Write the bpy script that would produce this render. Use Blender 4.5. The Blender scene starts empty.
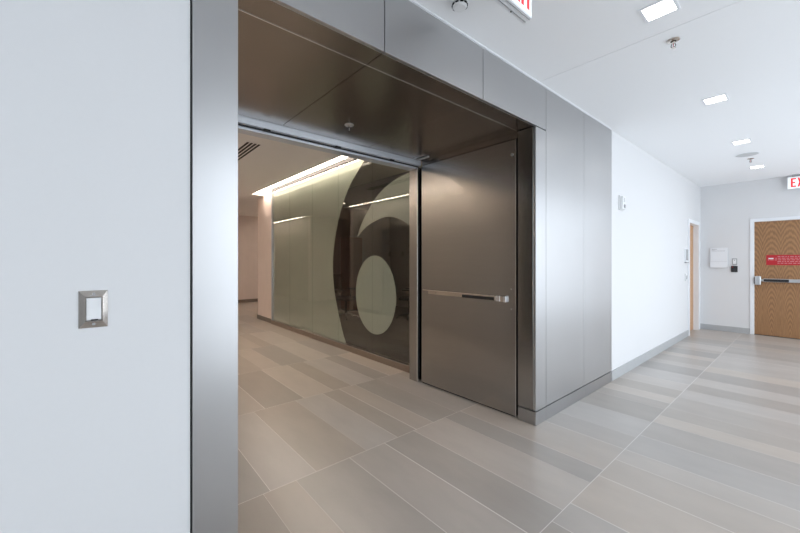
import bpy, bmesh, math, random
from mathutils import Vector, Matrix
S = bpy.context.scene
C = S.collection
R = math.radians

# ------------------------------------------------------------ camera
F = 356.0
cam_d = bpy.data.cameras.new('camera')
cam = bpy.data.objects.new('camera', cam_d); C.objects.link(cam)
cam_d.sensor_width = 36; cam_d.lens = F * 36 / 800
cam_d.shift_y = -5.5 / 800
cam_d.clip_start = 0.02
cam.location = (0, 0, 1.38)
cam.rotation_euler = (R(90), 0, math.atan(415.5 / F))
S.camera = cam

# ------------------------------------------------------------ world, exposure
S.view_settings.view_transform = 'Standard'
S.view_settings.look = 'None'
S.view_settings.gamma = 1
S.view_settings.use_curve_mapping = False
S.view_settings.exposure = 0.0
GROUND, SKY = 2.7, 3.6
W = bpy.data.worlds.new('daylight'); S.world = W; W.use_nodes = True
bg = W.node_tree.nodes['Background']
# overcast sky above, made-up ground glow below the horizon, added to light the ceiling
wt = W.node_tree
tcw = wt.nodes.new('ShaderNodeTexCoord'); sx = wt.nodes.new('ShaderNodeSeparateXYZ'); mrw = wt.nodes.new('ShaderNodeMapRange')
mrw.inputs[1].default_value = -.12; mrw.inputs[2].default_value = .12; mrw.inputs[3].default_value = GROUND; mrw.inputs[4].default_value = SKY
wt.links.new(tcw.outputs['Generated'], sx.inputs[0]); wt.links.new(sx.outputs[2], mrw.inputs[0]); wt.links.new(mrw.outputs[0], bg.inputs[1])
bg.inputs[0].default_value = (0.90, 0.95, 1.0, 1)
DOWNLIGHT = 9.0      # corridor downlights
COVE = 20.0          # lobby light slots
COVE_COL = (1.0, 0.84, 0.68, 1)
ROOM = 6.0
try:
    S.cycles.max_bounces = 10; S.cycles.diffuse_bounces = 6; S.cycles.glossy_bounces = 5
    S.cycles.transparent_max_bounces = 12; S.cycles.sample_clamp_indirect = 6
except Exception: pass

WR = 1.25          # window wall on the daylight side
# ------------------------------------------------------------ materials
def mat(name, col=(.8, .8, .8), rough=.5, metal=0.0, emit=None, es=0, **kw):
    m = bpy.data.materials.new(name); m.use_nodes = True
    b = m.node_tree.nodes['Principled BSDF']
    b.inputs['Base Color'].default_value = (*col, 1)
    b.inputs['Roughness'].default_value = rough
    b.inputs['Metallic'].default_value = metal
    for k, v in kw.items(): b.inputs[k.replace('_', ' ')].default_value = v
    if emit:
        b.inputs['Emission Color'].default_value = (*emit[:3], 1)
        b.inputs['Emission Strength'].default_value = es
    return m
def nd(m, t, **kw):
    n = m.node_tree.nodes.new(t)
    for k, v in kw.items(): setattr(n, k, v)
    return n
def lk(m, a, b): m.node_tree.links.new(a, b)
def noisy(m, scale=(30, 30, 30), amt=.06, bump=.0, detail=4, rough_amt=0):
    """small procedural variation of colour / roughness / relief"""
    b = m.node_tree.nodes['Principled BSDF']
    tc = nd(m, 'ShaderNodeTexCoord'); mp = nd(m, 'ShaderNodeMapping')
    mp.inputs['Scale'].default_value = scale
    lk(m, tc.outputs['Object'], mp.inputs['Vector'])
    n = nd(m, 'ShaderNodeTexNoise'); n.inputs['Scale'].default_value = 1; n.inputs['Detail'].default_value = detail
    lk(m, mp.outputs[0], n.inputs['Vector'])
    c = tuple(b.inputs['Base Color'].default_value)
    mx = nd(m, 'ShaderNodeMix', data_type='RGBA')
    mx.inputs[6].default_value = tuple(x * (1 - amt) for x in c[:3]) + (1,)
    mx.inputs[7].default_value = tuple(min(1, x * (1 + amt)) for x in c[:3]) + (1,)
    lk(m, n.outputs['Fac'], mx.inputs[0]); lk(m, mx.outputs[2], b.inputs['Base Color'])
    if rough_amt:
        r = b.inputs['Roughness'].default_value
        mr = nd(m, 'ShaderNodeMapRange'); mr.inputs[3].default_value = r - rough_amt; mr.inputs[4].default_value = r + rough_amt
        lk(m, n.outputs['Fac'], mr.inputs[0]); lk(m, mr.outputs[0], b.inputs['Roughness'])
    if bump:
        bp = nd(m, 'ShaderNodeBump'); bp.inputs['Strength'].default_value = bump; bp.inputs['Distance'].default_value = .002
        lk(m, n.outputs['Fac'], bp.inputs['Height']); lk(m, bp.outputs[0], b.inputs['Normal'])
    return m
M = {}
M['wall'] = noisy(mat('white_paint', (.70, .705, .715), .75), (60, 60, 60), .01, .03)
M['ceil'] = noisy(mat('ceiling_paint', (.86, .87, .885), .85), (50, 50, 50), .01, .03)
M['lobby_ceil'] = noisy(mat('lobby_ceiling_paint', (.93, .90, .89), .85), (50, 50, 50), .01, .03)
M['lobby_wall'] = noisy(mat('lobby_wall_paint', (.82, .73, .69), .8), (8, 8, 3), .05, .03)
M['pink'] = noisy(mat('warm_plaster', (.88, .76, .71), .8), (6, 6, 3), .06, .05)
M['steel'] = noisy(mat('brushed_steel', (.515, .515, .52), .37, 1.0), (1.5, 1.5, 3), .03)
M['steel_h'] = noisy(mat('brushed_door_steel', (.40, .39, .38), .19, 1.0), (1.5, 1.5, 30), .05)
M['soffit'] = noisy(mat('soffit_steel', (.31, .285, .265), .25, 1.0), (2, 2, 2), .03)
for k in ('steel', 'steel_h'):
    b = M[k].node_tree.nodes['Principled BSDF']
    b.inputs['Anisotropic'].default_value = .35
    t = nd(M[k], 'ShaderNodeTangent', direction_type='RADIAL', axis='Z'); lk(M[k], t.outputs[0], b.inputs['Tangent'])
M['steel_h'].node_tree.nodes['Principled BSDF'].inputs['Anisotropic'].default_value = .75
M['steel_h'].node_tree.nodes['Principled BSDF'].inputs['Anisotropic Rotation'].default_value = .25
M['header'] = noisy(mat('pale_anodised_aluminium', (.72, .76, .82), .35, .5), (200, 6, 200), .03)
M['kick'] = noisy(mat('kick_plate_steel', (.44, .44, .445), .34, 1.0), (6, 6, 300), .05, 0, 2, .04)
M['alu'] = noisy(mat('satin_aluminium', (.62, .63, .65), .3, 1.0), (200, 200, 6), .04)
M['chrome'] = mat('polished_steel', (.66, .61, .56), .08, 1.0)
M['dark'] = mat('dark_reveal', (.012, .012, .014), .6)
M['black'] = noisy(mat('black_plastic', (.015, .015, .017), .35), (80, 80, 80), .1)
M['bright'] = mat('bright_metal_edge', (.85, .86, .88), .25, 1.0)
M['white_metal'] = noisy(mat('white_enamel', (.80, .82, .85), .4), (30, 30, 30), .01)
M['white_plastic'] = noisy(mat('white_plastic', (.78, .79, .80), .35), (60, 60, 60), .015)
M['grey_plastic'] = mat('grey_plastic', (.35, .36, .37), .4)
M['base'] = noisy(mat('grey_base', (.42, .43, .44), .45), (20, 20, 20), .05)
M['base_lobby'] = noisy(mat('brown_grey_base', (.22, .18, .155), .45), (20, 20, 20), .05)
M['red'] = mat('sign_red', (.45, .01, .018), .4)
M['exit_red'] = mat('exit_red', (.80, .03, .05), .4, emit=(1, .05, .07), es=.35)
M['sign_face'] = mat('exit_sign_face', (.85, .88, .88), .4, emit=(.9, 1, 1), es=.35)
M['pale_text'] = mat('pale_print', (.55, .25, .26), .5)
M['grey_text'] = mat('grey_print', (.38, .39, .40), .5)
M['lamp'] = mat('downlight_lens', (1, 1, 1), .4, emit=(1, .97, .92), es=DOWNLIGHT)
M['cove'] = mat('light_slot_lens', (1, 1, 1), .4, emit=COVE_COL, es=COVE)
M['cove2'] = mat('thin_slot_lens', (1, 1, 1), .4, emit=COVE_COL, es=COVE * 2.4)
M['room_lamp'] = mat('room_light', (1, 1, 1), .4, emit=(1, .85, .68), es=ROOM)
M['fill_lamp'] = mat('passage_fill', (1, 1, 1), .4, emit=(1, .85, .70), es=110)  # glow of the unseen lights added in the passage
M['cream'] = noisy(mat('cream_paint', (.70, .65, .52), .8), (40, 40, 40), .02)
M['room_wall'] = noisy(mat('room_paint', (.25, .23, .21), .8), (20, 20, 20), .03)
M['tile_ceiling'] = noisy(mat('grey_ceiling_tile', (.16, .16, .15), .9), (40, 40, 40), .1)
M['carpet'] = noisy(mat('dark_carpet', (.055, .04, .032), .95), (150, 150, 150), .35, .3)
M['chair_black'] = noisy(mat('black_mesh_fabric', (.012, .012, .014), .8), (300, 300, 300), .4, .2)
M['conc'] = noisy(mat('concrete', (.52, .48, .44), .8), (3.5, 3.5, 3.5), .25, .25, 8)
M['elev'] = noisy(mat('elevator_steel', (.5, .5, .48), .4, 1.0), (300, 300, 5), .05)
M['film'] = noisy(mat('frosted_film', (.47, .495, .455), .7), (3, 3, 3), .02)
# clear glass: fresnel mix of see-through and mirror
def glassy(name, tint, ior, refl=(1, 1, 1)):
    m = bpy.data.materials.new(name); m.use_nodes = True
    nt = m.node_tree; nt.nodes.clear()
    ge = nd(m, 'ShaderNodeNewGeometry'); io = nd(m, 'ShaderNodeMix', data_type='FLOAT')
    io.inputs[2].default_value = ior; io.inputs[3].default_value = 1 / ior; lk(m, ge.outputs['Backfacing'], io.inputs[0])
    o = nd(m, 'ShaderNodeOutputMaterial'); mx = nd(m, 'ShaderNodeMixShader')
    t = nd(m, 'ShaderNodeBsdfTransparent'); g = nd(m, 'ShaderNodeBsdfGlossy'); fr = nd(m, 'ShaderNodeFresnel')
    t.inputs[0].default_value = (*tint, 1); g.inputs[0].default_value = (*refl, 1); g.inputs['Roughness'].default_value = .0
    lk(m, io.outputs[0], fr.inputs[0])
    lk(m, fr.outputs[0], mx.inputs[0]); lk(m, t.outputs[0], mx.inputs[1]); lk(m, g.outputs[0], mx.inputs[2]); lk(m, mx.outputs[0], o.inputs[0])
    return m
M['glass'] = glassy('partition_glass', (.92, .935, .91), 1.62)
M['window_glass'] = glassy('window_glass', (.97, .985, 1), 1.3)
# oak veneer
def oak(name, c1, c2, axis):
    m = mat(name, c1, .42)
    b = m.node_tree.nodes['Principled BSDF']
    tc = nd(m, 'ShaderNodeTexCoord'); mp = nd(m, 'ShaderNodeMapping'); lk(m, tc.outputs['Object'], mp.inputs[0])
    mp.inputs['Scale'].default_value = (1, 1, .13)
    # cathedral figure: mirrored veneer leaves with stretched rings
    sep = nd(m, 'ShaderNodeSeparateXYZ'); lk(m, mp.outputs[0], sep.inputs[0])
    pp = nd(m, 'ShaderNodeMath', operation='PINGPONG'); pp.inputs[1].default_value = .115
    lk(m, sep.outputs[axis], pp.inputs[0])
    cb = nd(m, 'ShaderNodeCombineXYZ'); lk(m, pp.outputs[0], cb.inputs[0]); lk(m, sep.outputs[2], cb.inputs[2])
    w = nd(m, 'ShaderNodeTexWave', wave_type='RINGS', rings_direction='Y')
    w.inputs['Scale'].default_value = 24; w.inputs['Distortion'].default_value = 3; w.inputs['Detail'].default_value = 3; w.inputs['Detail Scale'].default_value = 2.2
    lk(m, cb.outputs[0], w.inputs['Vector'])
    n = nd(m, 'ShaderNodeTexNoise'); mp2 = nd(m, 'ShaderNodeMapping'); mp2.inputs['Scale'].default_value = (160, 160, 5)
    n.inputs['Scale'].default_value = 1; lk(m, tc.outputs['Object'], mp2.inputs[0]); lk(m, mp2.outputs[0], n.inputs[0])
    ad = nd(m, 'ShaderNodeMix', data_type='FLOAT'); ad.inputs[0].default_value = .55
    lk(m, w.outputs['Fac'], ad.inputs[2]); lk(m, n.outputs['Fac'], ad.inputs[3])
    mx = nd(m, 'ShaderNodeMix', data_type='RGBA'); mx.inputs[6].default_value = (*c2, 1); mx.inputs[7].default_value = (*c1, 1)
    lk(m, ad.outputs[0], mx.inputs[0]); lk(m, mx.outputs[2], b.inputs['Base Color'])
    return m
M['oak'] = oak('oak_veneer', (.42, .225, .10), (.17, .08, .033), 0)
M['oak_side'] = oak('oak_veneer_side', (.62, .36, .18), (.42, .22, .10), 1)
M['walnut'] = noisy(mat('brown_wood', (.16, .07, .035), .5), (8, 8, 60), .2)
# porcelain tiles: colour of each tile comes from the mesh
m = M['tile'] = mat('porcelain_tile', (.4, .37, .34), .38, IOR=1.72)
b = m.node_tree.nodes['Principled BSDF']
at = nd(m, 'ShaderNodeAttribute', attribute_name='tile_colour')
tc = nd(m, 'ShaderNodeTexCoord'); mp = nd(m, 'ShaderNodeMapping'); mp.inputs['Scale'].default_value = (2.2, 7, 1)
lk(m, tc.outputs['Object'], mp.inputs[0])
n = nd(m, 'ShaderNodeTexNoise'); n.inputs['Scale'].default_value = 1; n.inputs['Detail'].default_value = 7; n.inputs['Roughness'].default_value = .6
lk(m, mp.outputs[0], n.inputs[0])
mr = nd(m, 'ShaderNodeMapRange'); mr.inputs[1].default_value = .25; mr.inputs[2].default_value = .75; mr.inputs[3].default_value = .92; mr.inputs[4].default_value = 1.08
lk(m, n.outputs['Fac'], mr.inputs[0])
vm = nd(m, 'ShaderNodeVectorMath', operation='SCALE'); lk(m, at.outputs['Color'], vm.inputs[0]); lk(m, mr.outputs[0], vm.inputs['Scale'])
lk(m, vm.outputs[0], b.inputs['Base Color'])
mr2 = nd(m, 'ShaderNodeMapRange'); mr2.inputs[3].default_value = .30; mr2.inputs[4].default_value = .35
lk(m, n.outputs['Fac'], mr2.inputs[0]); lk(m, mr2.outputs[0], b.inputs['Roughness'])
M['grout'] = mat('grout', (.80, .78, .75), .8)

# ------------------------------------------------------------ mesh helpers
class MB:
    def __init__(s): s.bm = bmesh.new()
    def box(s, x0, x1, y0, y1, z0, z1, bev=0, seg=2):
        t = bmesh.new()
        bmesh.ops.create_cube(t, size=1)
        for v in t.verts:
            v.co = Vector(((x0 + x1) / 2 + v.co.x * (x1 - x0), (y0 + y1) / 2 + v.co.y * (y1 - y0), (z0 + z1) / 2 + v.co.z * (z1 - z0)))
        if bev: bmesh.ops.bevel(t, geom=t.edges[:], offset=bev, segments=seg, affect='EDGES', profile=.5)
        return s._add(t)
    def cyl(s, c, r, h, axis='Z', r2=None, n=32, bev=0, rot=None):
        t = bmesh.new()
        bmesh.ops.create_cone(t, cap_ends=True, segments=n, radius1=r, radius2=r if r2 is None else r2, depth=h)
        if bev:
            es = [e for e in t.edges if abs(e.verts[0].co.z - e.verts[1].co.z) < 1e-6]
            bmesh.ops.bevel(t, geom=es, offset=bev, segments=2, affect='EDGES')
        m = {'Z': Matrix(), 'X': Matrix.Rotation(R(90), 4, 'Y'), 'Y': Matrix.Rotation(R(-90), 4, 'X')}[axis]
        if rot is not None: m = rot @ m
        bmesh.ops.transform(t, matrix=Matrix.Translation(c) @ m, verts=t.verts[:])
        return s._add(t)
    def rod(s, a, b, r, n=12, r2=None):
        a, b = Vector(a), Vector(b); d = b - a
        t = bmesh.new()
        bmesh.ops.create_cone(t, cap_ends=True, segments=n, radius1=r, radius2=r if r2 is None else r2, depth=d.length)
        q = d.to_track_quat('Z', 'Y').to_matrix().to_4x4()
        bmesh.ops.transform(t, matrix=Matrix.Translation((a + b) / 2) @ q, verts=t.verts[:])
        return s._add(t)
    def ball(s, c, r, sc=(1, 1, 1), n=16):
        t = bmesh.new(); bmesh.ops.create_uvsphere(t, u_segments=n * 2, v_segments=n, radius=r)
        bmesh.ops.transform(t, matrix=Matrix.Translation(c) @ Matrix.Diagonal((*sc, 1)), verts=t.verts[:])
        return s._add(t)
    def lathe(s, c, prof, n=40, flip=False, rot=None):
        """prof: (radius, z) pairs turned about the vertical through c"""
        t = bmesh.new(); rings = []
        for r, z in prof:
            rings.append([t.verts.new((r * math.cos(2 * math.pi * k / n), r * math.sin(2 * math.pi * k / n), z)) for k in range(n)])
        for a, b2 in zip(rings, rings[1:]):
            for k in range(n): t.faces.new((a[k], a[(k + 1) % n], b2[(k + 1) % n], b2[k]))
        t.faces.new(rings[0][::-1]); t.faces.new(rings[-1])
        bmesh.ops.recalc_face_normals(t, faces=t.faces[:])
        mm = Matrix.Translation(c) @ (rot if rot is not None else Matrix())
        bmesh.ops.transform(t, matrix=mm, verts=t.verts[:])
        return s._add(t)
    def prism(s, pts, a0, a1, plane='XZ'):
        """outline pts in a plane, extruded between a0 and a1 along the third axis"""
        t = bmesh.new()
        f = {'XZ': lambda p, a: (p[0], a, p[1]), 'YZ': lambda p, a: (a, p[0], p[1]), 'XY': lambda p, a: (p[0], p[1], a)}[plane]
        A = [t.verts.new(f(p, a0)) for p in pts]; B = [t.verts.new(f(p, a1)) for p in pts]
        t.faces.new(A); t.faces.new(B[::-1])
        for k in range(len(pts)): t.faces.new((A[k], B[k], B[(k + 1) % len(pts)], A[(k + 1) % len(pts)]))
        bmesh.ops.recalc_face_normals(t, faces=t.faces[:])
        return s._add(t)
    def _add(s, t):
        me = bpy.data.meshes.new('t'); t.to_mesh(me); t.free(); s.bm.from_mesh(me); bpy.data.meshes.remove(me); return s
    def build(s, name, material, parent=None, smooth=False):
        off = Vector()
        p = parent
        while p is not None: off += p.location; p = p.parent
        for v in s.bm.verts: v.co -= off
        me = bpy.data.meshes.new(name); s.bm.to_mesh(me); s.bm.free()
        me.materials.append(material)
        if smooth:
            for f in me.polygons: f.use_smooth = True
            try: me.set_sharp_from_angle(angle=R(35))
            except Exception: pass
        o = bpy.data.objects.new(name, me); C.objects.link(o); o.parent = parent
        return o
def struct(o): o['kind'] = 'structure'; return o
def tag(o, label, cat, group=None):
    o['label'] = label; o['category'] = cat
    if group: o['group'] = group
    return o
def thing(name, label, cat, loc, group=None):
    o = bpy.data.objects.new(name, None); C.objects.link(o); o.location = loc; o.empty_display_size = .1
    return tag(o, label, cat, group)
def sroot(name, loc):
    o = bpy.data.objects.new(name, None); C.objects.link(o); o.location = loc; o['kind'] = 'structure'; return o
def box(name, m, *a, parent=None, bev=0): return MB().box(*a, bev=bev).build(name, m, parent)

H = 2.89          # ceiling height
WX = -1.53        # corridor wall face
SX = -1.52        # face of the steel cladding
YL, YR = 0.44, 2.797    # portal opening
ZP = 2.515        # portal soffit
YG = 2.97         # glass wall plane

# ------------------------------------------------------------ floor
def build_floor():
    rnd = random.Random(6)
    cols = {}
    x = -0.91
    edges = [x + 1.2175 * k for k in range(-11, 5)]
    fixed = {-0.91: [1.46, 1.84, 2.06, 2.464, 2.752, 2.95, 3.283, 3.64, 3.84, 4.10, 4.5],
             -2.1275: [.36, .756, .96, 1.355, 1.666, 1.97, 2.34, 2.55, 2.95, 3.22, 3.62, 4.03],
             -3.345: [.40, .80, 1.102, 1.504, 1.798, 2.0, 2.2, 2.506, 2.80, 3.0],
             -4.5625: [.8, 1.206, 1.60, 1.933, 2.165, 2.47, 2.70, 3.0],
             -5.78: [1.335, 1.62, 1.86, 2.24, 2.59, 2.97]}
    tone = {(-2.1275, 1.666): .90, (-2.1275, 2.34): .88, (-2.1275, 1.355): 1.0, (-2.1275, 1.97): 1.06, (-2.1275, .756): .97,
            (-3.345, .80): 1.06, (-3.345, .40): .90, (-3.345, 1.102): .93, (-3.345, 1.504): 1.06, (-3.345, 1.798): .90, (-3.345, 2.0): .99,
            (-4.5625, 1.206): .84, (-4.5625, 1.60): 1.08, (-4.5625, 1.933): .88, (-4.5625, 2.165): 1.06, (-4.5625, .8): 1.0,
            (-0.91, 2.95): .97, (-0.91, 2.752): 1.06, (-0.91, 2.464): 1.0, (-0.91, 2.06): 1.05, (-0.91, 3.64): 1.10, (-0.91, 3.84): .93}
    bm = bmesh.new(); lay = bm.loops.layers.float_color.new('tile_colour')
    def quad(x0, x1, y0, y1, z, mi, col):
        vs = [bm.verts.new(p) for p in ((x0, y0, z), (x1, y0, z), (x1, y1, z), (x0, y1, z))]
        f = bm.faces.new(vs); f.material_index = mi
        for l in f.loops: l[lay] = (*col, 1)
    quad(-14.4, WR + .2, -5.1, 9.5, -.0006, 1, (.6, .6, .6))
    for i, x0 in enumerate(edges):
        x1 = x0 + 1.2175
        ys = None
        for k in fixed:
            if abs(k - x0) < .02: ys = list(fixed[k]); key = k
        if ys is None: ys = [rnd.uniform(0, .3)]; key = None
        while ys[-1] < 9.4: ys.append(ys[-1] + rnd.choice((.2, .3, .4, .4)))
        while ys[0] > -5.1: ys.insert(0, ys[0] - rnd.choice((.2, .3, .4, .4)))
        last = 1
        for y0, y1 in zip(ys, ys[1:]):
            t = rnd.choice((.86, .92, .97, 1.0, 1.04, 1.09))
            if abs(t - last) < .03: t = rnd.choice((.86, 1.0, 1.07))
            if key is not None:
                for (kx, ky), tv in tone.items():
                    if kx == key and abs(ky - y0) < 1e-6: t = tv
            last = t
            t = 1 + (t - 1) * (1.35 if key is not None and x0 < -1 else 1.0)
            warm = rnd.uniform(-.012, .012)
            g = rnd.choice((.0005, .0007, .0014, .0024))
            col = ((.412 + warm) * t, .374 * t, (.340 - warm) * t)
            ca, cb2, ya, yb = max(x0, -14.4), min(x1, WR + .2), max(y0, -5.1), min(y1, 9.5)
            if cb2 > ca and yb > ya: quad(ca + .0015, cb2 - .0015, ya + g, yb - g, 0, 0, col)
    me = bpy.data.meshes.new('floor'); bm.to_mesh(me); bm.free()
    me.materials.append(M['tile']); me.materials.append(M['grout'])
    o = bpy.data.objects.new('floor', me); C.objects.link(o); struct(o)
build_floor()
struct(box('floor', M['grout'], -14.4, WR + .2, -5.1, 9.5, -.12, -.002))

# ------------------------------------------------------------ ceilings
cb = MB().box(WX, WR + .15, -5.0, 2.843, H, H + .1).box(WX, WR + .15, 2.847, 9.45, H, H + .1)
struct(cb.build('ceiling', M['ceil']))
struct(MB().box(WX, WR + .15, -5.0, 9.45, H + .10, H + .12).build('ceiling', M['dark']))
lc = MB().box(-14.4, -2.93, -1.6, .49, H, H + .1).box(-14.4, -2.93, .57, 2.69, H, H + .1).box(-14.4, -8.75, 2.69, 9.4, H, H + .1).box(-8.75, -8.30, 2.69, 2.9695, H, H + .1)
lc.box(-11.32, -8.5, .49, .57, H, H + .1).box(-14.4, -14.2, .49, .57, H, H + .1).box(-3.2, -2.93, .49, .57, H, H + .1).box(-3.2, -2.93, 2.69, 2.93, H, H + .1)
struct(lc.build('ceiling', M['lobby_ceil']))

# ------------------------------------------------------------ walls
struct(box('wall_left', M['wall'], -2.93, WX, -5.0, .2715, 0, H))
struct(MB().box(-2.915, -1.548, .2715, .372, 0, H).build('wall_left', M['dark']))
struct(MB().box(-2.90, -1.549, YL - .02, YR + .02, ZP + .03, H).build('wall_portal', M['dark']))
struct(MB().box(-2.915, -1.69, 2.872, 3.03, 0, H).box(-1.69, -1.548, 2.83, 4.50, 0, H).build('wall_portal', M['dark']))
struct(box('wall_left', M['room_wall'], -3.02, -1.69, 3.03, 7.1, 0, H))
struct(MB().box(-1.69, WX, 4.505, 8.34, 0, H).box(-1.69, WX, 8.34, 9.17, 2.12, H).box(-1.69, WX, 9.17, 9.40, 0, H).build('wall_left', M['wall']))
# far wall with the opening of the oak door
DX0, DX1, DZ = -.752, .165, 2.115
struct(MB().box(-1.7, DX0 - .01, 9.40, 9.55, 0, H).box(DX1 + .01, WR + .2, 9.40, 9.55, 0, H).box(DX0 - .01, DX1 + .01, 9.40, 9.55, DZ + .01, H).build('wall_far', M['wall']))
struct(box('wall_back', M['wall'], -1.53, WR + .15, -5.15, -5.0, 0, H))
# window wall on the daylight side
wr = MB(); wy = [(-4.4, -1.2), (.7, 3.4), (3.5, 6.3), (6.4, 9.3)]
prev = -5.0
for a, b_ in wy:
    wr.box(WR, WR + .2, prev, a, 0, H); wr.box(WR, WR + .2, a, b_, 0, .08); wr.box(WR, WR + .2, a, b_, 2.82, H); prev = b_
wr.box(WR, WR + .2, prev, 9.4, 0, H)
struct(wr.build('wall_right', M['wall']))
for i, (a, b_) in enumerate(wy):
    r = sroot('window_%d' % (i + 1), (WR + .1, (a + b_) / 2, .08))
    fm = MB(); mid = (a + b_) / 2
    for y0, y1, z0, z1 in ((a, a + .05, .08, 2.82), (b_ - .05, b_, .08, 2.82), (mid - .025, mid + .025, .08, 2.82), (a, b_, .08, .13), (a, b_, 2.77, 2.82)):
        fm.box(WR + .06, WR + .14, y0, y1, z0, z1)
    fm.build('window_frame', M['alu'], r)
    MB().box(WR + .098, WR + .104, a + .05, mid - .025, .13, 2.77).box(WR + .098, WR + .104, mid + .025, b_ - .05, .13, 2.77).build('pane', M['window_glass'], r)
    L = bpy.data.lights.new('daylight_portal', 'AREA'); L.shape = 'RECTANGLE'; L.size = 2.74; L.size_y = b_ - a
    L.cycles.is_portal = True
    lo = bpy.data.objects.new('daylight_portal', L); C.objects.link(lo); lo.location = (WR + .22, (a + b_) / 2, 1.45); lo.rotation_euler = (0, R(90), 0)
# lobby walls
EX0, EX1 = -7.2, -6.12
struct(MB().box(EX1, -2.93, .22, .38, 0, H).box(-8.5, EX0, .22, .38, 0, H).box(EX0, EX1, .22, .38, 2.22, H).build('wall_lobby_near', M['conc']))
struct(box('wall_lobby_near', M['conc'], -14.4, -11.3, .20, .38, 0, H))
struct(MB().box(-11.3, -11.15, -1.6, .38, 0, H).box(-8.65, -8.5, -1.6, .38, 0, H).box(-11.3, -8.5, -1.75, -1.6, 0, H).build('wall_lobby_near', M['lobby_wall']))
struct(box('wall_lobby_far', M['lobby_wall'], -12.55, -12.4, 3.3, 9.4, 0, H))
struct(MB().box(-14.55, -14.4, .2, 3.45, 0, H).box(-14.4, -12.55, 3.3, 3.45, 0, H).build('wall_lobby_far', M['lobby_wall']))
struct(box('wall_lobby_side', M['pink'], -8.72, -7.775, YG, 3.17, 0, H + .09))
struct(box('wall_lobby_side', M['lobby_wall'], -8.87, -8.72, 3.17, 9.4, 0, H))
struct(MB().box(-12.4, -8.87, 9.4, 9.55, 0, H).build('wall_lobby_far', M['lobby_wall']))
struct(MB().box(-3.10, -2.93, YL - .07, YR + .13, 2.53, H).build('wall_portal', M['lobby_wall']))
# meeting room behind the glass
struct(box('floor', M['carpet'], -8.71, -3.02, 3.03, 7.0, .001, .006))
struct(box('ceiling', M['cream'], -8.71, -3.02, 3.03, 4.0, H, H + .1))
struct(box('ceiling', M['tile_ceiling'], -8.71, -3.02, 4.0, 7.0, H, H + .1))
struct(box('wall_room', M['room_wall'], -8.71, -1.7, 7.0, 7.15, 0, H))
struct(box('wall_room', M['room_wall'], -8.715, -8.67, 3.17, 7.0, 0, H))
# skirting
struct(box('baseboard_left', M['base'], WX, -1.518, 4.507, 8.285, 0, .113))
struct(box('baseboard_left', M['base'], WX, -1.518, -5.0, .262, 0, .113))
struct(box('baseboard_far', M['base'], -1.53, -.806, 9.388, 9.40, 0, .105))
struct(box('baseboard_lobby_side', M['base_lobby'], -8.732, -7.775, YG - .012, YG, 0, .095))
struct(MB().box(-12.4, -12.388, 3.3, 9.4, 0, .10).build('baseboard_lobby_far', M['base_lobby']))
struct(MB().box(EX1 + .07, -3.11, .38, .392, 0, .10).box(-8.5, EX0 - .07, .38, .392, 0, .10).build('baseboard_lobby_near', M['base_lobby']))
# thin white reveal bead under the ceiling over the cladding
struct(box('trim_1', M['white_metal'], -1.53, -1.514, .272, 4.50, H - .007, H))

# ------------------------------------------------------------ steel portal
portal = sroot('trim_2', (SX, (YL + YR) / 2, 0))
g = .0028
def panel(m, x0, x1, y0, y1, z0, z1, name='steel_panel', gy=g, gz=0):
    return MB().box(x0, x1, y0 + gy, y1 - gy, z0 + gz, z1 - gz, bev=.0012, seg=1).build(name, m, portal)
for y0, y1 in ((.275, 1.193), (1.193, 2.072), (2.072, 2.971)):
    panel(M['steel'], -1.545, SX, y0, y1, ZP, H - .012, 'fascia_panel')
panel(M['steel'], -1.545, SX, .275, YL + g, .122, ZP - .008, 'jamb_panel')
panel(M['steel'], -1.545, SX, YR - g, 2.971, .122, ZP - .008, 'jamb_panel')
panel(M['steel'], -1.545, SX, 2.971, 3.748, .122, H - .012, 'wall_panel')
panel(M['steel'], -1.545, SX, 3.748, 4.50, .122, H - .012, 'wall_panel')
for y0, y1 in ((.275, YL + g), (YR - g, 2.971), (2.971, 3.748), (3.748, 4.50)):
    panel(M['kick'], -1.545, SX, y0, y1, 0.001, .113, 'kick_plate', gy=.0012)
# returns of the jambs inside the opening
for s, yf in ((1, YR), (-1, YL)):
    y0, y1 = sorted((yf, yf + s * .022))
    MB().box(-1.686, -1.5455, y0, y1, .122, ZP - .008, bev=.001, seg=1).build('jamb_return', M['steel_h'], portal)
    MB().box(-1.686, -1.5455, y0, y1, .001, .113, bev=.001, seg=1).build('kick_plate', M['kick'], portal)
# soffit
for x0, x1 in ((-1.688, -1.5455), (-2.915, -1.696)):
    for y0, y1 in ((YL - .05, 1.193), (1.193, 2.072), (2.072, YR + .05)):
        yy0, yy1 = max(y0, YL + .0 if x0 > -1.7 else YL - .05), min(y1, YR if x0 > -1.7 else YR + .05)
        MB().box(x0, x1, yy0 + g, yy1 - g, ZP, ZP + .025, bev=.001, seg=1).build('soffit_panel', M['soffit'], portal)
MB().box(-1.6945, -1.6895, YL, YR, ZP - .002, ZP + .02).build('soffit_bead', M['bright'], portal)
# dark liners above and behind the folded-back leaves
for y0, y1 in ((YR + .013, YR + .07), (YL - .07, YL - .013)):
    MB().box(-2.90, -1.70, y0 + .004, y1 - .004, 2.462, ZP - .001).build('pocket_liner', M['soffit'], portal)

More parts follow.
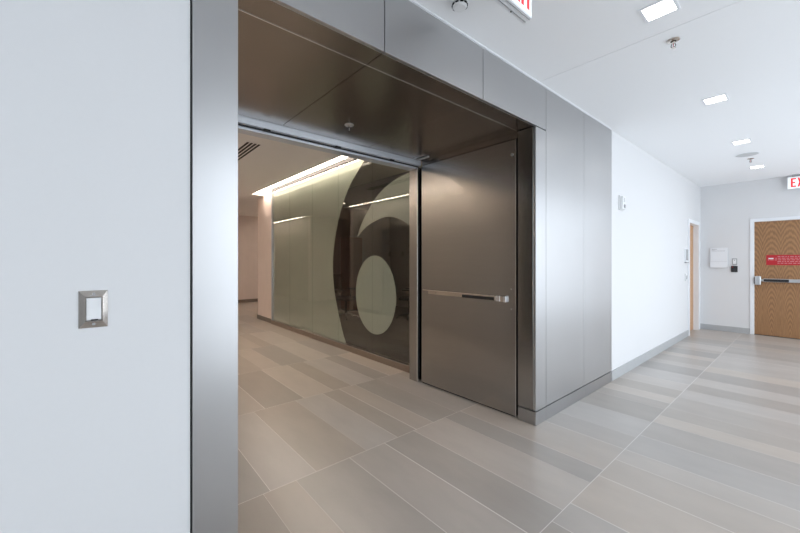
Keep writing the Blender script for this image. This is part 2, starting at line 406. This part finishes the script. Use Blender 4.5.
# door frame at the lobby side: header with track, two posts
fr = sroot('trim_3', (-3.0, (YL + YR) / 2, 0))
MB().box(-3.088, -2.92, YL - .02, YR + .02, 2.462, 2.528, bev=.002, seg=1).build('header', M['header'], fr)
MB().box(-3.088, -2.975, YL + .010, YR - .010, 2.434, 2.461).build('header_stop', M['header'], fr)
MB().box(-2.968, -2.955, YL - .015, YR + .015, 2.4525, 2.461).build('track_groove', M['dark'], fr)
for yy in (1.05, 1.72, 2.38):
    MB().box(-2.972, -2.925, yy, yy + .05, 2.452, 2.461).build('strike', M['dark'], fr)
for s, yf in ((1, YR - .008), (-1, YL + .008)):
    y0, y1 = sorted((yf, yf + s * .16))
    p = MB().box(-3.088, -2.957, y0, y1, .001, 2.448, bev=.003, seg=1).build('post', M['steel_h'], fr)
    y0, y1 = sorted((yf - s * .004, yf + s * .03))
    MB().box(-2.957, -2.945, y0, y1, .001, 2.448, bev=.001, seg=1).build('post_edge', M['bright'], p)

# the steel leaves folded back against the side walls
def steel_leaf(n, s, ym):
    """ym: plane of the visible face, s: direction towards the wall behind"""
    r = sroot('door_%d' % n, (-2.30, ym, 0))
    Y = lambda a: ym + s * a
    def bx(b, x0, x1, a0, a1, z0, z1, bev=0):
        y0, y1 = sorted((Y(a0), Y(a1))); return b.box(x0, x1, y0, y1, z0, z1, bev=bev, seg=1)
    bx(MB(), -2.905, -1.7195, 0, .045, .012, 2.455, .0015).build('leaf', M['steel_h'], r)
    bx(MB(), -1.719, -1.712, -.001, .045, .012, 2.455).build('edge_channel', M['bright'], r)
    d = MB(); bx(d, -2.89, -1.73, .004, .04, .004, .0115).build('sweep', M['dark'], r)
    e = bx(MB(), -2.865, -1.905, -.022, -.0005, 1.015, 1.062, .003).build('exit_bar', M['chrome'], r)
    bx(MB(), -2.30, -1.925, -.0235, -.0221, 1.018, 1.046, 0).build('push_pad', M['black'], e)
    bx(MB(), -1.903, -1.862, -.024, -.0005, 1.010, 1.064, .003).build('latch_head', M['bright'], e)
    bx(MB(), -1.860, -1.818, -.026, -.0005, 1.008, 1.064, .003).build('bar_end', M['chrome'], e)
    bx(MB(), -1.816, -1.800, -.0245, -.0005, 1.010, 1.066, .002).build('bar_end', M['bright'], e)
    bx(MB(), -2.86, -2.78, -.0235, -.0221, 1.02, 1.052).build('bar_label', M['steel_h'], e)
    k = MB(); k.cyl((-2.66, Y(-.0228), 1.036), .005, .002, 'Y', n=16).build('key_cylinder', M['dark'], e, True)
    for zz in (1.131, .953):
        MB().cyl((-1.758, Y(-.002), zz), .008, .005, 'Y', n=16, bev=.001).build('stud', M['bright'], r, True)
    MB().cyl((-1.748, Y(-.004), 2.322), .012, .010, 'Y', n=20, bev=.002).build('door_stud', M['steel'], r, True)
    return r
steel_leaf(3, 1, YR + .013)
steel_leaf(4, -1, YL - .013)
# closer arm under the soffit
cl = thing('door_closer', 'dark closer arm tucked under the portal soffit above the open steel door', 'door closer', (-2.75, 2.62, ZP))
MB().box(-2.90, -2.72, 2.72, 2.75, ZP - .012, ZP, bev=.004).build('closer_body', M['grey_plastic'], cl)
MB().box(-2.89, -2.70, 2.66, 2.672, ZP - .010, ZP - .003).build('closer_arm', M['bright'], cl)

# ------------------------------------------------------------ glass partition
gp = thing('glass_partition', 'full-height glass wall with frosted film leaving a giant clear figure six', 'glass wall', (-5.5, YG, 0))
MB().box(-7.775, -3.09, 2.937, 3.02, .0005, .084, bev=.001, seg=1).build('bottom_rail', noisy(mat('bronze_rail', (.33, .27, .23), .35, .8), (6, 100, 100), .05), gp)
MB().box(-7.775, -3.09, 2.937, 2.953, .0845, .090).build('rail_lip', M['bright'], gp)
MB().box(-7.775, -3.09, 2.945, 3.0, 2.902, 2.975).build('top_rail', M['dark'], gp)
MB().box(-7.774, -7.745, 2.94, 3.0, .0905, 2.901).build('end_channel', M['alu'], gp)
seams = [-7.743, -6.857, -5.884, -4.984, -4.062, -3.09]
for a, b_ in zip(seams, seams[1:]):
    MB().box(a + .002, b_ - .002, 2.960, 2.972, .0905, 2.901, bev=.001, seg=1).build('glass_pane', M['glass'], gp)
def cr(pts, n=8):
    out = []
    P = [pts[0]] + pts + [pts[-1]]
    for i in range(1, len(P) - 2):
        p0, p1, p2, p3 = [Vector(q) for q in P[i - 1:i + 3]]
        for k in range(n):
            t = k / n
            out.append(tuple(.5 * ((2 * p1) + (p2 - p0) * t + (2 * p0 - 5 * p1 + 4 * p2 - p3) * t * t + (3 * p1 - p0 - 3 * p2 + p3) * t ** 3)))
    out.append(tuple(pts[-1])); return out
outer = cr([(-4.20, 2.901), (-4.43, 2.72), (-4.673, 2.52), (-4.90, 2.22), (-5.08, 1.81), (-5.17, 1.38), (-5.14, .98), (-5.02, .60), (-4.86, .25), (-4.76, .0905)])
MB().prism([(-7.74, .0905), (-7.74, 2.901)] + outer, 2.974, 2.977).build('frosted_film', M['film'], gp)
up = cr([(-4.453, 1.738), (-4.36, 1.90), (-4.22, 2.06), (-4.03, 2.235), (-3.78, 2.375), (-3.50, 2.455), (-3.20, 2.49), (-3.095, 2.485)])
lo_ = cr([(-4.453, 1.738), (-4.27, 1.85), (-4.05, 1.93), (-3.80, 1.972), (-3.60, 1.955), (-3.40, 1.885), (-3.25, 1.79), (-3.095, 1.66)])
MB().prism(up + lo_[::-1][:-1], 2.974, 2.977).build('frosted_film', M['film'], gp)
ov = [(-4.02 + .47 * math.cos(a) , .905 + .55 * math.sin(a)) for a in [2 * math.pi * k / 72 for k in range(72)]]
MB().prism(ov, 2.974, 2.977).build('frosted_film', M['film'], gp)

# ------------------------------------------------------------ lobby lighting and ceiling pieces
def slot(x0, x1, y0, y1, label, up=.012, m='cove2', both=True):
    t = thing('light_slot', label, 'ceiling light', ((x0 + x1) / 2, (y0 + y1) / 2, H))
    if not both:
        MB().box(x0 + .001, x1 - .001, y0 + .11, y1 - .035, H + up, H + up + .018).build('lens', M[m], t)
        MB().box(x0 + .001, x1 - .001, y0 + .001, y1 - .001, H + up + .02, H + up + .03).build('housing', M['white_metal'], t)
        return
    MB().box(x0 + .001, x1 - .001, y0 + .001, y1 - .001, H + up, H + up + .018).build('lens', M[m], t)
    MB().box(x0 + .0005, x1 - .0005, y0 + .0005, y0 + .006, H - .003, H + .011).box(x0 + .0005, x1 - .0005, y1 - .006, y1 - .0005, H - .003, H + .011).build('slot_edge', M['alu'], t)
slot(-8.30, -3.2, 2.69, 2.944, 'long bright warm light slot in the ceiling along the top of the glass wall', .06, 'cove', False)
slot(-14.2, -11.32, .49, .57, 'short far stretch of light slot over the concrete wall, mirrored in the frosted glass')
slot(-8.5, -3.2, .49, .57, 'thin light slot over the concrete wall, seen mirrored in the glass')
df = thing('slot_diffuser', 'four-slot black air diffuser in the lobby ceiling beside the left jamb', 'air vent', (-5.6, 1.54, H))
MB().box(-6.2, -4.65, 1.44, 1.65, H - .004, H - .0005, bev=.001, seg=1).build('diffuser_frame', M['lobby_ceil'], df)
for yy in (1.462, 1.509, 1.556, 1.603):
    MB().box(-6.17, -4.68, yy, yy + .028, H - .0055, H - .0042).build('air_slot', M['dark'], df)
for yy, ll in ((4.6, 'nearer unseen fill light added in the passage beyond the lobby pier'), (7.0, 'farther unseen fill light, added deep in the passage beyond the lobby pier')):
    t_ = thing('passage_fill_light', ll, 'ceiling light', (-10.7, yy, H), 'added passage fill lights')  # unseen lights added to brighten the back wall beyond the pier
    MB().box(-10.8, -10.6, yy - .1, yy + .1, H - .007, H - .0045).build('lens', M['fill_lamp'], t_)
    MB().box(-10.82, -10.58, yy - .12, yy + .12, H - .004, H - .0005).build('trim_frame', M['white_metal'], t_)
# elevator in the concrete wall
ev = thing('elevator', 'elevator doors in the concrete wall, seen mirrored in the glass', 'elevator', ((EX0 + EX1) / 2, .38, 0))
MB().box(EX0 + .001, EX0 + .06, .30, .40, .001, 2.215).box(EX1 - .06, EX1 - .001, .30, .40, .001, 2.215).box(EX0 + .06, EX1 - .06, .30, .40, 2.16, 2.215).build('elevator_frame', M['elev'], ev)
mid = (EX0 + EX1) / 2
for a, b_ in ((EX0 + .061, mid - .004), (mid + .004, EX1 - .061)):
    d = MB().box(a, b_, .32, .345, .002, 2.158).build('elevator_door', M['elev'], ev)
    c = (a + b_) / 2
    MB().box(c - .045, c + .045, .3455, .35, 1.49, 1.61).build('door_plate', M['black'], d)

# ------------------------------------------------------------ meeting room things
def office_chair(loc, rz, label):
    t = thing('office_chair', label, 'chair', (0, 0, 0), 'office chairs behind the glass')
    MB().box(-.24, .24, -.23, .23, .45, .52, bev=.03, seg=3).build('seat', M['chair_black'], t, True)
    b = MB()
    pr = [(.22, .60), (.245, .75), (.25, .90), (.275, 1.05)]
    t2 = bmesh.new(); rows = []
    for d, z in pr:
        w = .22 - .05 * abs(z - .8)
        rows.append([t2.verts.new((w * u, d - .03 * (1 - u * u) * -1, z)) for u in (-1, -.6, -.2, .2, .6, 1)])
    for a, c in zip(rows, rows[1:]):
        for k in range(5): t2.faces.new((a[k], a[k + 1], c[k + 1], c[k]))
    bmesh.ops.solidify(t2, geom=t2.faces[:], thickness=.03)
    b._add(t2); b.build('backrest', M['chair_black'], t, True)
    MB().rod((0, .20, .44), (0, .27, .72), .02).build('back_support', M['black'], t)
    for s in (-1, 1):
        MB().rod((s * .27, .05, .46), (s * .28, .03, .68), .015).box(s * .28 - .035, s * .28 + .035, -.14, .13, .68, .71, bev=.01).build('armrest', M['black'], t)
    MB().rod((0, 0, .10), (0, 0, .45), .028, 20).build('gas_column', M['black'], t)
    bs = MB()
    for k in range(5):
        a = 2 * math.pi * k / 5; bs.rod((0, 0, .12), (.29 * math.cos(a), .29 * math.sin(a), .075), .022, 10, .015)
    bs.build('star_base', M['black'], t)
    for k in range(5):
        a = 2 * math.pi * k / 5; MB().cyl((.30 * math.cos(a), .30 * math.sin(a), .034), .027, .045, 'X', n=16, rot=Matrix.Rotation(a + 1.57, 4, 'Z')).build('caster', M['black'], t)
    t.location = loc; t.rotation_euler = (0, 0, rz)
office_chair((-7.3, 4.55, .007), R(115), 'dark office chair at the left edge of the clear glass figure')
office_chair((-6.3, 5.7, .007), R(-50), 'dark office chair behind the glass, just right of the frosted oval')
wood_refl = thing('wood_reflection', 'tall dark brown wood panel behind the clear glass, standing in for a reflection', 'reflection stand-in', (-8.44, 5.5, .007))  # invented piece, stands in for a brown wood reflection in the glass
MB().box(-8.65, -8.24, 5.23, 5.66, .04, 2.03, bev=.003).build('body', M['walnut'], wood_refl)
MB().box(-8.63, -8.26, 5.25, 5.64, .0065, .0395).build('plinth', M['black'], wood_refl)
MB().box(-8.2395, -8.222, 5.235, 5.655, .05, 2.02, bev=.002).build('front_panel', M['walnut'], wood_refl)
rl = thing('room_downlight', 'small round downlight glowing in the room behind the glass', 'ceiling light', (-8.0, 4.9, H))
MB().lathe((-8.0, 4.9, H - .008), [(.05, 0), (.075, 0), (.075, .007), (.05, .007)]).build('trim_ring', M['white_metal'], rl, True)
MB().cyl((-8.0, 4.9, H - .0095), .049, .002).build('lens', M['room_lamp'], rl)

# ------------------------------------------------------------ corridor doors
d1 = sroot('door_1', ((DX0 + DX1) / 2, 9.42, 0))
MB().box(DX0 + .004, DX1 - .004, 9.415, 9.46, .008, DZ - .004, bev=.001, seg=1).build('leaf', M['oak'], d1)
hd = MB().box(DX0 + .012, DX0 + .095, 9.345, 9.4145, .935, 1.10, bev=.012, seg=3).build('latch_case', M['alu'], d1, True)
MB().box(DX0 + .002, DX0 + .0115, 9.36, 9.41, .955, 1.08, bev=.002).build('latch_edge', M['dark'], hd)
MB().box(DX0 + .095, DX0 + .125, 9.36, 9.40, 1.005, 1.045, bev=.004).build('bar_link', M['alu'], d1)
br = MB().box(DX0 + .125, DX1 - .07, 9.36, 9.4145, .995, 1.055, bev=.006).build('exit_bar', M['alu'], d1)
MB().box(DX0 + .130, DX0 + .445, 9.352, 9.3595, 1.002, 1.048, bev=.002, seg=1).build('push_pad', M['black'], br)
MB().box(DX1 - .12, DX1 - .06, 9.35, 9.4145, .985, 1.065, bev=.006).build('bar_end', M['alu'], br)
sg = MB().box(-.592, .005, 9.411, 9.4145, 1.305, 1.49).build('warning_plate', M['red'], d1)
sg['label'] = 'red warning plate with rows of small pale print'
tx = MB(); rn = random.Random(3)
for row in range(5):
    z = 1.455 - row * .030; x = -.57 if row < 2 else (-.57 if row == 2 else -.45)
    while x < -.03:
        w = rn.uniform(.015, .05)
        if row != 0 or x > -.48: tx.box(x, min(x + w, -.015), 9.4095, 9.4108, z, z + .011)
        x += w + .012
tx.build('print', M['pale_text'], sg)
MB().box(-.562, -.50, 9.4092, 9.4108, 1.415, 1.435).build('print', M['white_plastic'], sg)
# frame of the far door
struct(MB().box(DX0 - .052, DX0, 9.385, 9.475, .001, DZ + .055, bev=.002, seg=1).box(DX1, DX1 + .052, 9.385, 9.475, .001, DZ + .055, bev=.002, seg=1).box(DX0, DX1, 9.385, 9.475, DZ, DZ + .055, bev=.002, seg=1).build('trim_4', M['white_metal']))
struct(box('floor', M['dark'], DX0, DX1, 9.40, 9.5, .0005, .004))
# side door close to the corner
d2 = sroot('door_2', (-1.63, 8.755, 0))
MB().box(-1.645, -1.600, 8.375, 9.135, .008, 2.085, bev=.001, seg=1).build('leaf', M['oak_side'], d2)
h = MB().rod((-1.60, 8.45, 1.0), (-1.545, 8.45, 1.0), .01, 16).rod((-1.55, 8.45, 1.0), (-1.55, 8.56, 1.0), .009, 16).build('lever_handle', M['alu'], d2, True)
struct(MB().box(-1.66, -1.512, 9.138, 9.165, .001, 2.115, bev=.002, seg=1).box(-1.66, -1.512, 8.345, 8.372, .001, 2.115, bev=.002, seg=1).box(-1.66, -1.512, 8.372, 9.138, 2.088, 2.115, bev=.001, seg=1)
       .box(-1.529, -1.512, 9.165, 9.21, .001, 2.16, bev=.002, seg=1).box(-1.529, -1.512, 8.29, 8.345, .001, 2.16, bev=.002, seg=1).box(-1.529, -1.512, 8.345, 9.165, 2.115, 2.16, bev=.002, seg=1).build('trim_5', M['white_metal']))

# ------------------------------------------------------------ wall fittings
# call plate in the foreground
sw = thing('call_plate', 'shiny steel switch plate with a white rocker on the near white wall', 'wall switch', (WX, -.004, 1.223))
y0, y1, z0, z1 = -.040, .032, 1.164, 1.284
iy0, iy1, iz0, iz1 = -.0215, .0165, 1.187, 1.262
t = bmesh.new()
def ring(a, b_, c, d, x): return [t.verts.new((x, yy, zz)) for yy, zz in ((a, c), (b_, c), (b_, d), (a, d))]
r0 = ring(y0, y1, z0, z1, WX + .0005); r1 = ring(y0, y1, z0, z1, WX + .003); r2 = ring(iy0 - .003, iy1 + .003, iz0 - .003, iz1 + .003, WX + .012); r3 = ring(iy0, iy1, iz0, iz1, WX + .012); r4 = ring(iy0, iy1, iz0, iz1, WX + .0005)
for a, b_ in ((r0, r1), (r1, r2), (r2, r3), (r3, r4), (r4, r0)):
    for k in range(4): t.faces.new((a[k], a[(k + 1) % 4], b_[(k + 1) % 4], b_[k]))
bmesh.ops.recalc_face_normals(t, faces=t.faces[:])
MB()._add(t).build('bevelled_frame', M['chrome'], sw)
rk = MB()
rk.prism([(WX + .001, 1.1885), (WX + .0135, 1.1905), (WX + .0105, 1.2245), (WX + .0135, 1.2605), (WX + .001, 1.2605)], iy0 + .001, iy1 - .001, 'XZ')
rk.build('rocker', M['white_plastic'], sw)
MB().box(WX + .0125, WX + .0142, -.010, .008, 1.188, 1.192).build('indicator', M['black'], sw)
for zz, n_ in ((1.274, 'screw'), (1.176, 'screw')):
    s_ = MB().cyl((WX + .0085, -.003, zz), .0042, .004, 'X', n=16, bev=.001).build(n_, M['bright'], sw, True)
MB().box(WX + .006, WX + .011, -.012, .006, 1.2655, 1.2695).build('maker_mark', M['bright'], sw)
# strobe on the white wall
st = thing('alarm_strobe', 'white fire alarm strobe high on the white wall right of the steel panels', 'fire alarm', (WX, 4.81, 2.08))
MB().box(WX, WX + .018, 4.745, 4.865, 1.99, 2.165, bev=.004).build('back_plate', M['white_plastic'], st)
MB().box(WX + .0185, WX + .045, 4.755, 4.855, 2.0, 2.155, bev=.008, seg=3).build('body', M['white_plastic'], st)
MB().cyl((WX + .048, 4.805, 2.035), .022, .012, 'X', bev=.003).build('strobe_ring', M['grey_plastic'], st, True)
MB().cyl((WX + .056, 4.805, 2.035), .013, .006, 'X', bev=.002).build('strobe_lens', M['bright'], st, True)
gr = MB()
for k in range(6): gr.box(WX + .0452, WX + .0465, 4.785, 4.825, 2.085 + k * .009, 2.089 + k * .009)
gr.build('grille', M['grey_plastic'], st)
# sign and reader near the side door
rs = thing('room_sign', 'small grey room sign seen edge-on beside the side door, above the card reader', 'sign', (WX, 8.10, 1.47))
MB().box(WX, WX + .022, 8.03, 8.20, 1.365, 1.60, bev=.002).build('sign_panel', M['white_metal'], rs)
MB().box(WX + .0225, WX + .026, 8.04, 8.19, 1.39, 1.59).build('sign_insert', M['grey_plastic'], rs)
MB().box(WX, WX + .034, 8.03, 8.20, 1.345, 1.362).build('sign_ledge', M['grey_plastic'], rs)
cr_ = thing('card_reader', 'small white card reader with a grey window below the edge-on room sign', 'card reader', (WX, 8.10, 1.08))
MB().box(WX, WX + .02, 8.05, 8.15, 1.02, 1.155, bev=.003).build('housing', M['white_plastic'], cr_)
MB().box(WX + .0205, WX + .024, 8.075, 8.125, 1.05, 1.12).build('window', M['grey_plastic'], cr_)
# far wall sign
fs = thing('room_sign', 'white two-part sign standing proud of the far wall left of the oak door', 'sign', (-1.25, 9.40, 1.44))
MB().box(-1.365, -1.125, 9.38, 9.3995, 1.26, 1.63).build('spacer', M['base'], fs)
MB().box(-1.372, -1.118, 9.36, 9.3795, 1.375, 1.64, bev=.002, seg=1).build('upper_plate', M['white_metal'], fs)
MB().box(-1.372, -1.118, 9.355, 9.3795, 1.25, 1.372, bev=.002, seg=1).build('lower_plate', M['white_metal'], fs)
MB().box(-1.35, -1.27, 9.3585, 9.3597, 1.61, 1.618).box(-1.35, -1.15, 9.3585, 9.3597, 1.575, 1.581).box(-1.35, -1.30, 9.3585, 9.3597, 1.594, 1.60).build('print', M['grey_text'], fs)
fw = thing('wall_switch', 'pale wall switch with grey rim directly above the black card reader', 'wall switch', (-1.018, 9.40, 1.365))
MB().box(-1.054, -.982, 9.392, 9.3995, 1.305, 1.43, bev=.002, seg=1).build('plate', M['grey_plastic'], fw)
MB().box(-1.042, -.994, 9.386, 9.3915, 1.322, 1.413, bev=.002, seg=1).build('rocker', M['white_plastic'], fw)
MB().box(-1.026, -1.010, 9.3835, 9.3858, 1.385, 1.40).build('indicator', M['grey_plastic'], fw)
fc = thing('card_reader', 'black square card reader below the switch on the far wall', 'card reader', (-1.02, 9.40, 1.22))
MB().box(-1.068, -.975, 9.375, 9.3995, 1.165, 1.285, bev=.004).build('housing', M['black'], fc)
MB().box(-1.055, -1.035, 9.373, 9.3748, 1.255, 1.268).build('status_light', M['red'], fc)

# ------------------------------------------------------------ exit signs
def letters(plane, pos, x0, z0, h, w, gap, th, dirn, d):
    """E X I T as blocks; plane 'XZ' (faces -y) or 'YZ' (faces +x)"""
    out = []; s = .022 * h / .15
    def rect(a, b_, c, e): return [(a, c), (b_, c), (b_, e), (a, e)]
    x = x0
    E_ = [rect(x, x + s, z0, z0 + h), rect(x + s, x + w, z0, z0 + s), rect(x + s, x + w, z0 + h - s, z0 + h), rect(x + s, x + w * .85, z0 + h / 2 - s / 2, z0 + h / 2 + s / 2)]
    out.append(E_); x += w + gap
    out.append([[(x, z0), (x + s, z0), (x + w, z0 + h), (x + w - s, z0 + h)], [(x, z0 + h), (x + s, z0 + h), (x + w, z0), (x + w - s, z0)]]); x += w + gap
    out.append([rect(x, x + s, z0, z0 + h)]); x += s + gap
    out.append([rect(x + w / 2 - s / 2, x + w / 2 + s / 2, z0, z0 + h - s), rect(x, x + w, z0 + h - s, z0 + h)])
    return out
ex = thing('exit_sign', 'white ceiling-hung EXIT sign close overhead, cut off by the top of the view', 'exit sign', (-.997, 1.60, H))
MB().box(-1.03, -.9745, 1.445, 1.752, 2.66, 2.865, bev=.002, seg=1).build('sign_body', M['white_metal'], ex)
MB().box(-.974, -.9725, 1.452, 1.745, 2.668, 2.858).build('sign_face', M['sign_face'], ex)
MB().box(-1.012, -1.008, 1.447, 1.750, 2.6575, 2.6598).box(-.988, -.985, 1.447, 1.750, 2.6575, 2.6598).build('bottom_groove', M['grey_plastic'], ex)
MB().cyl((-1.0165, 1.62, 2.6585), .004, .003, n=12).build('screw', M['dark'], ex)
MB().box(-1.04, -.955, 1.52, 1.68, 2.868, H - .0005, bev=.003).build('canopy', M['white_metal'], ex)
for L_, n_ in zip(letters('YZ', 0, 1.497, 2.689, .15, .062, .012, 0, 0, 0), 'EXIT'):
    q = MB()
    for poly in L_: q.prism(poly, -.9724, -.971, 'YZ')
    q.build('letter', M['exit_red'], ex)
ex2 = thing('exit_sign', 'EXIT sign with red letters under the ceiling in front of the far wall', 'exit sign', (-.15, 9.30, H))
MB().box(-.325, .035, 9.285, 9.325, 2.645, 2.855, bev=.002, seg=1).build('sign_body', M['white_metal'], ex2)
MB().box(-.318, .028, 9.283, 9.2848, 2.652, 2.848).build('sign_face', M['sign_face'], ex2)
MB().box(-.27, -.10, 9.26, 9.35, 2.858, H - .0005, bev=.003).build('canopy', M['grey_plastic'], ex2)
for L_, n_ in zip(letters('XZ', 0, -.282, 2.675, .155, .062, .016, 0, 0, 0), 'EXIT'):
    q = MB()
    for poly in L_: q.prism(poly, 9.2815, 9.2828, 'XZ')
    q.build('letter', M['exit_red'], ex2)

# ------------------------------------------------------------ ceiling fittings
def downlight(y, label):
    x = -.61
    t = thing('downlight', label, 'ceiling light', (x, y, H), 'square corridor downlights')
    a, b_ = .088, .072
    MB().box(x - a, x - b_, y - a, y + a, H - .005, H - .0003).box(x + b_, x + a, y - a, y + a, H - .005, H - .0003).box(x - b_, x + b_, y - a, y - b_, H - .005, H - .0003).box(x - b_, x + b_, y + b_, y + a, H - .005, H - .0003).build('trim_frame', M['white_metal'], t)
    MB().box(x - b_ + .0005, x + b_ - .0005, y - b_ + .0005, y + b_ - .0005, H - .0035, H - .0003).build('lens', M['lamp'], t)
for y, l in ((2.57, 'square glowing downlight nearest the camera, at the top edge'), (4.40, 'second nearest square downlight in the corridor ceiling'),
             (6.22, 'third square downlight, just before the round ceiling speaker'), (8.06, 'farthest square downlight, near the far wall')):
    downlight(y, l)
def sprinkler(x, y, z, label, mm, bulb='red'):
    t = thing('sprinkler_head', label, 'sprinkler', (x, y, z))
    MB().lathe((x, y, z), [(.038, -.0005), (.038, -.004), (.030, -.009), (.017, -.010), (.017, -.0005)], n=32).build('escutcheon', mm, t, True)
    MB().cyl((x, y, z - .018), .010, .018, n=16).build('body', M['chrome'], t, True)
    MB().rod((x - .009, y, z - .026), (x - .014, y, z - .042), .0022, 8).rod((x + .009, y, z - .026), (x + .014, y, z - .042), .0022, 8).rod((x - .014, y, z - .042), (x, y, z - .054), .0022, 8).rod((x + .014, y, z - .042), (x, y, z - .054), .0022, 8).build('yoke_arms', M['dark'], t)
    MB().rod((x, y, z - .026), (x, y, z - .052), .0022, 8).build('glass_bulb', M[bulb], t)
    MB().cyl((x, y, z - .056), .015, .002, n=20).build('deflector', M['chrome'], t)
sprinkler(-.632, 3.0, H, 'chrome ceiling sprinkler between the two nearest downlights', M['chrome'])
sprinkler(-.622, 7.34, H, 'small ceiling sprinkler beside the round ceiling speaker', M['chrome'])
sprinkler(-2.53, 1.61, ZP, 'sprinkler head set in the dark steel portal soffit', M['alu'], 'alu')
sp = thing('ceiling_speaker', 'flat round grey speaker grille in the ceiling before the farthest downlight', 'speaker', (-.632, 7.02, H))
MB().lathe((-.632, 7.02, H), [(.135, -.0004), (.135, -.003), (.130, -.006), (.120, -.0045), (.0, -.0045), (.0, -.0004)][:4] + [(.120, -.0004)], n=48).build('rim', M['white_metal'], sp, True)
MB().cyl((-.632, 7.02, H - .0025), .119, .004, n=48).build('grille', mat('speaker_grille', (.55, .56, .57), .6), sp)
sd = thing('smoke_detector', 'round white smoke detector on the ceiling above the steel fascia', 'smoke detector', (-1.345, 1.61, H))
MB().lathe((-1.345, 1.61, H), [(.055, -.0005), (.056, -.012), (.050, -.020), (.044, -.022), (.044, -.0005)], n=40).build('base', M['white_plastic'], sd, True)
MB().lathe((-1.345, 1.61, H), [(.040, -.0225), (.042, -.032), (.034, -.042), (.015, -.046), (.001, -.046)], n=40).build('cap', M['white_plastic'], sd, True)
v = MB()
for k in range(10):
    a = 2 * math.pi * k / 10
    v.box(-.004, .004, -.008, .008, -.004, .004)
    vs = v.bm.verts[:][-8:]
    bmesh.ops.transform(v.bm, matrix=Matrix.Translation((-1.345 + .0425 * math.cos(a), 1.61 + .0425 * math.sin(a), H - .027)) @ Matrix.Rotation(a, 4, 'Z'), verts=vs)
v.build('vent_slot', M['dark'], sd)
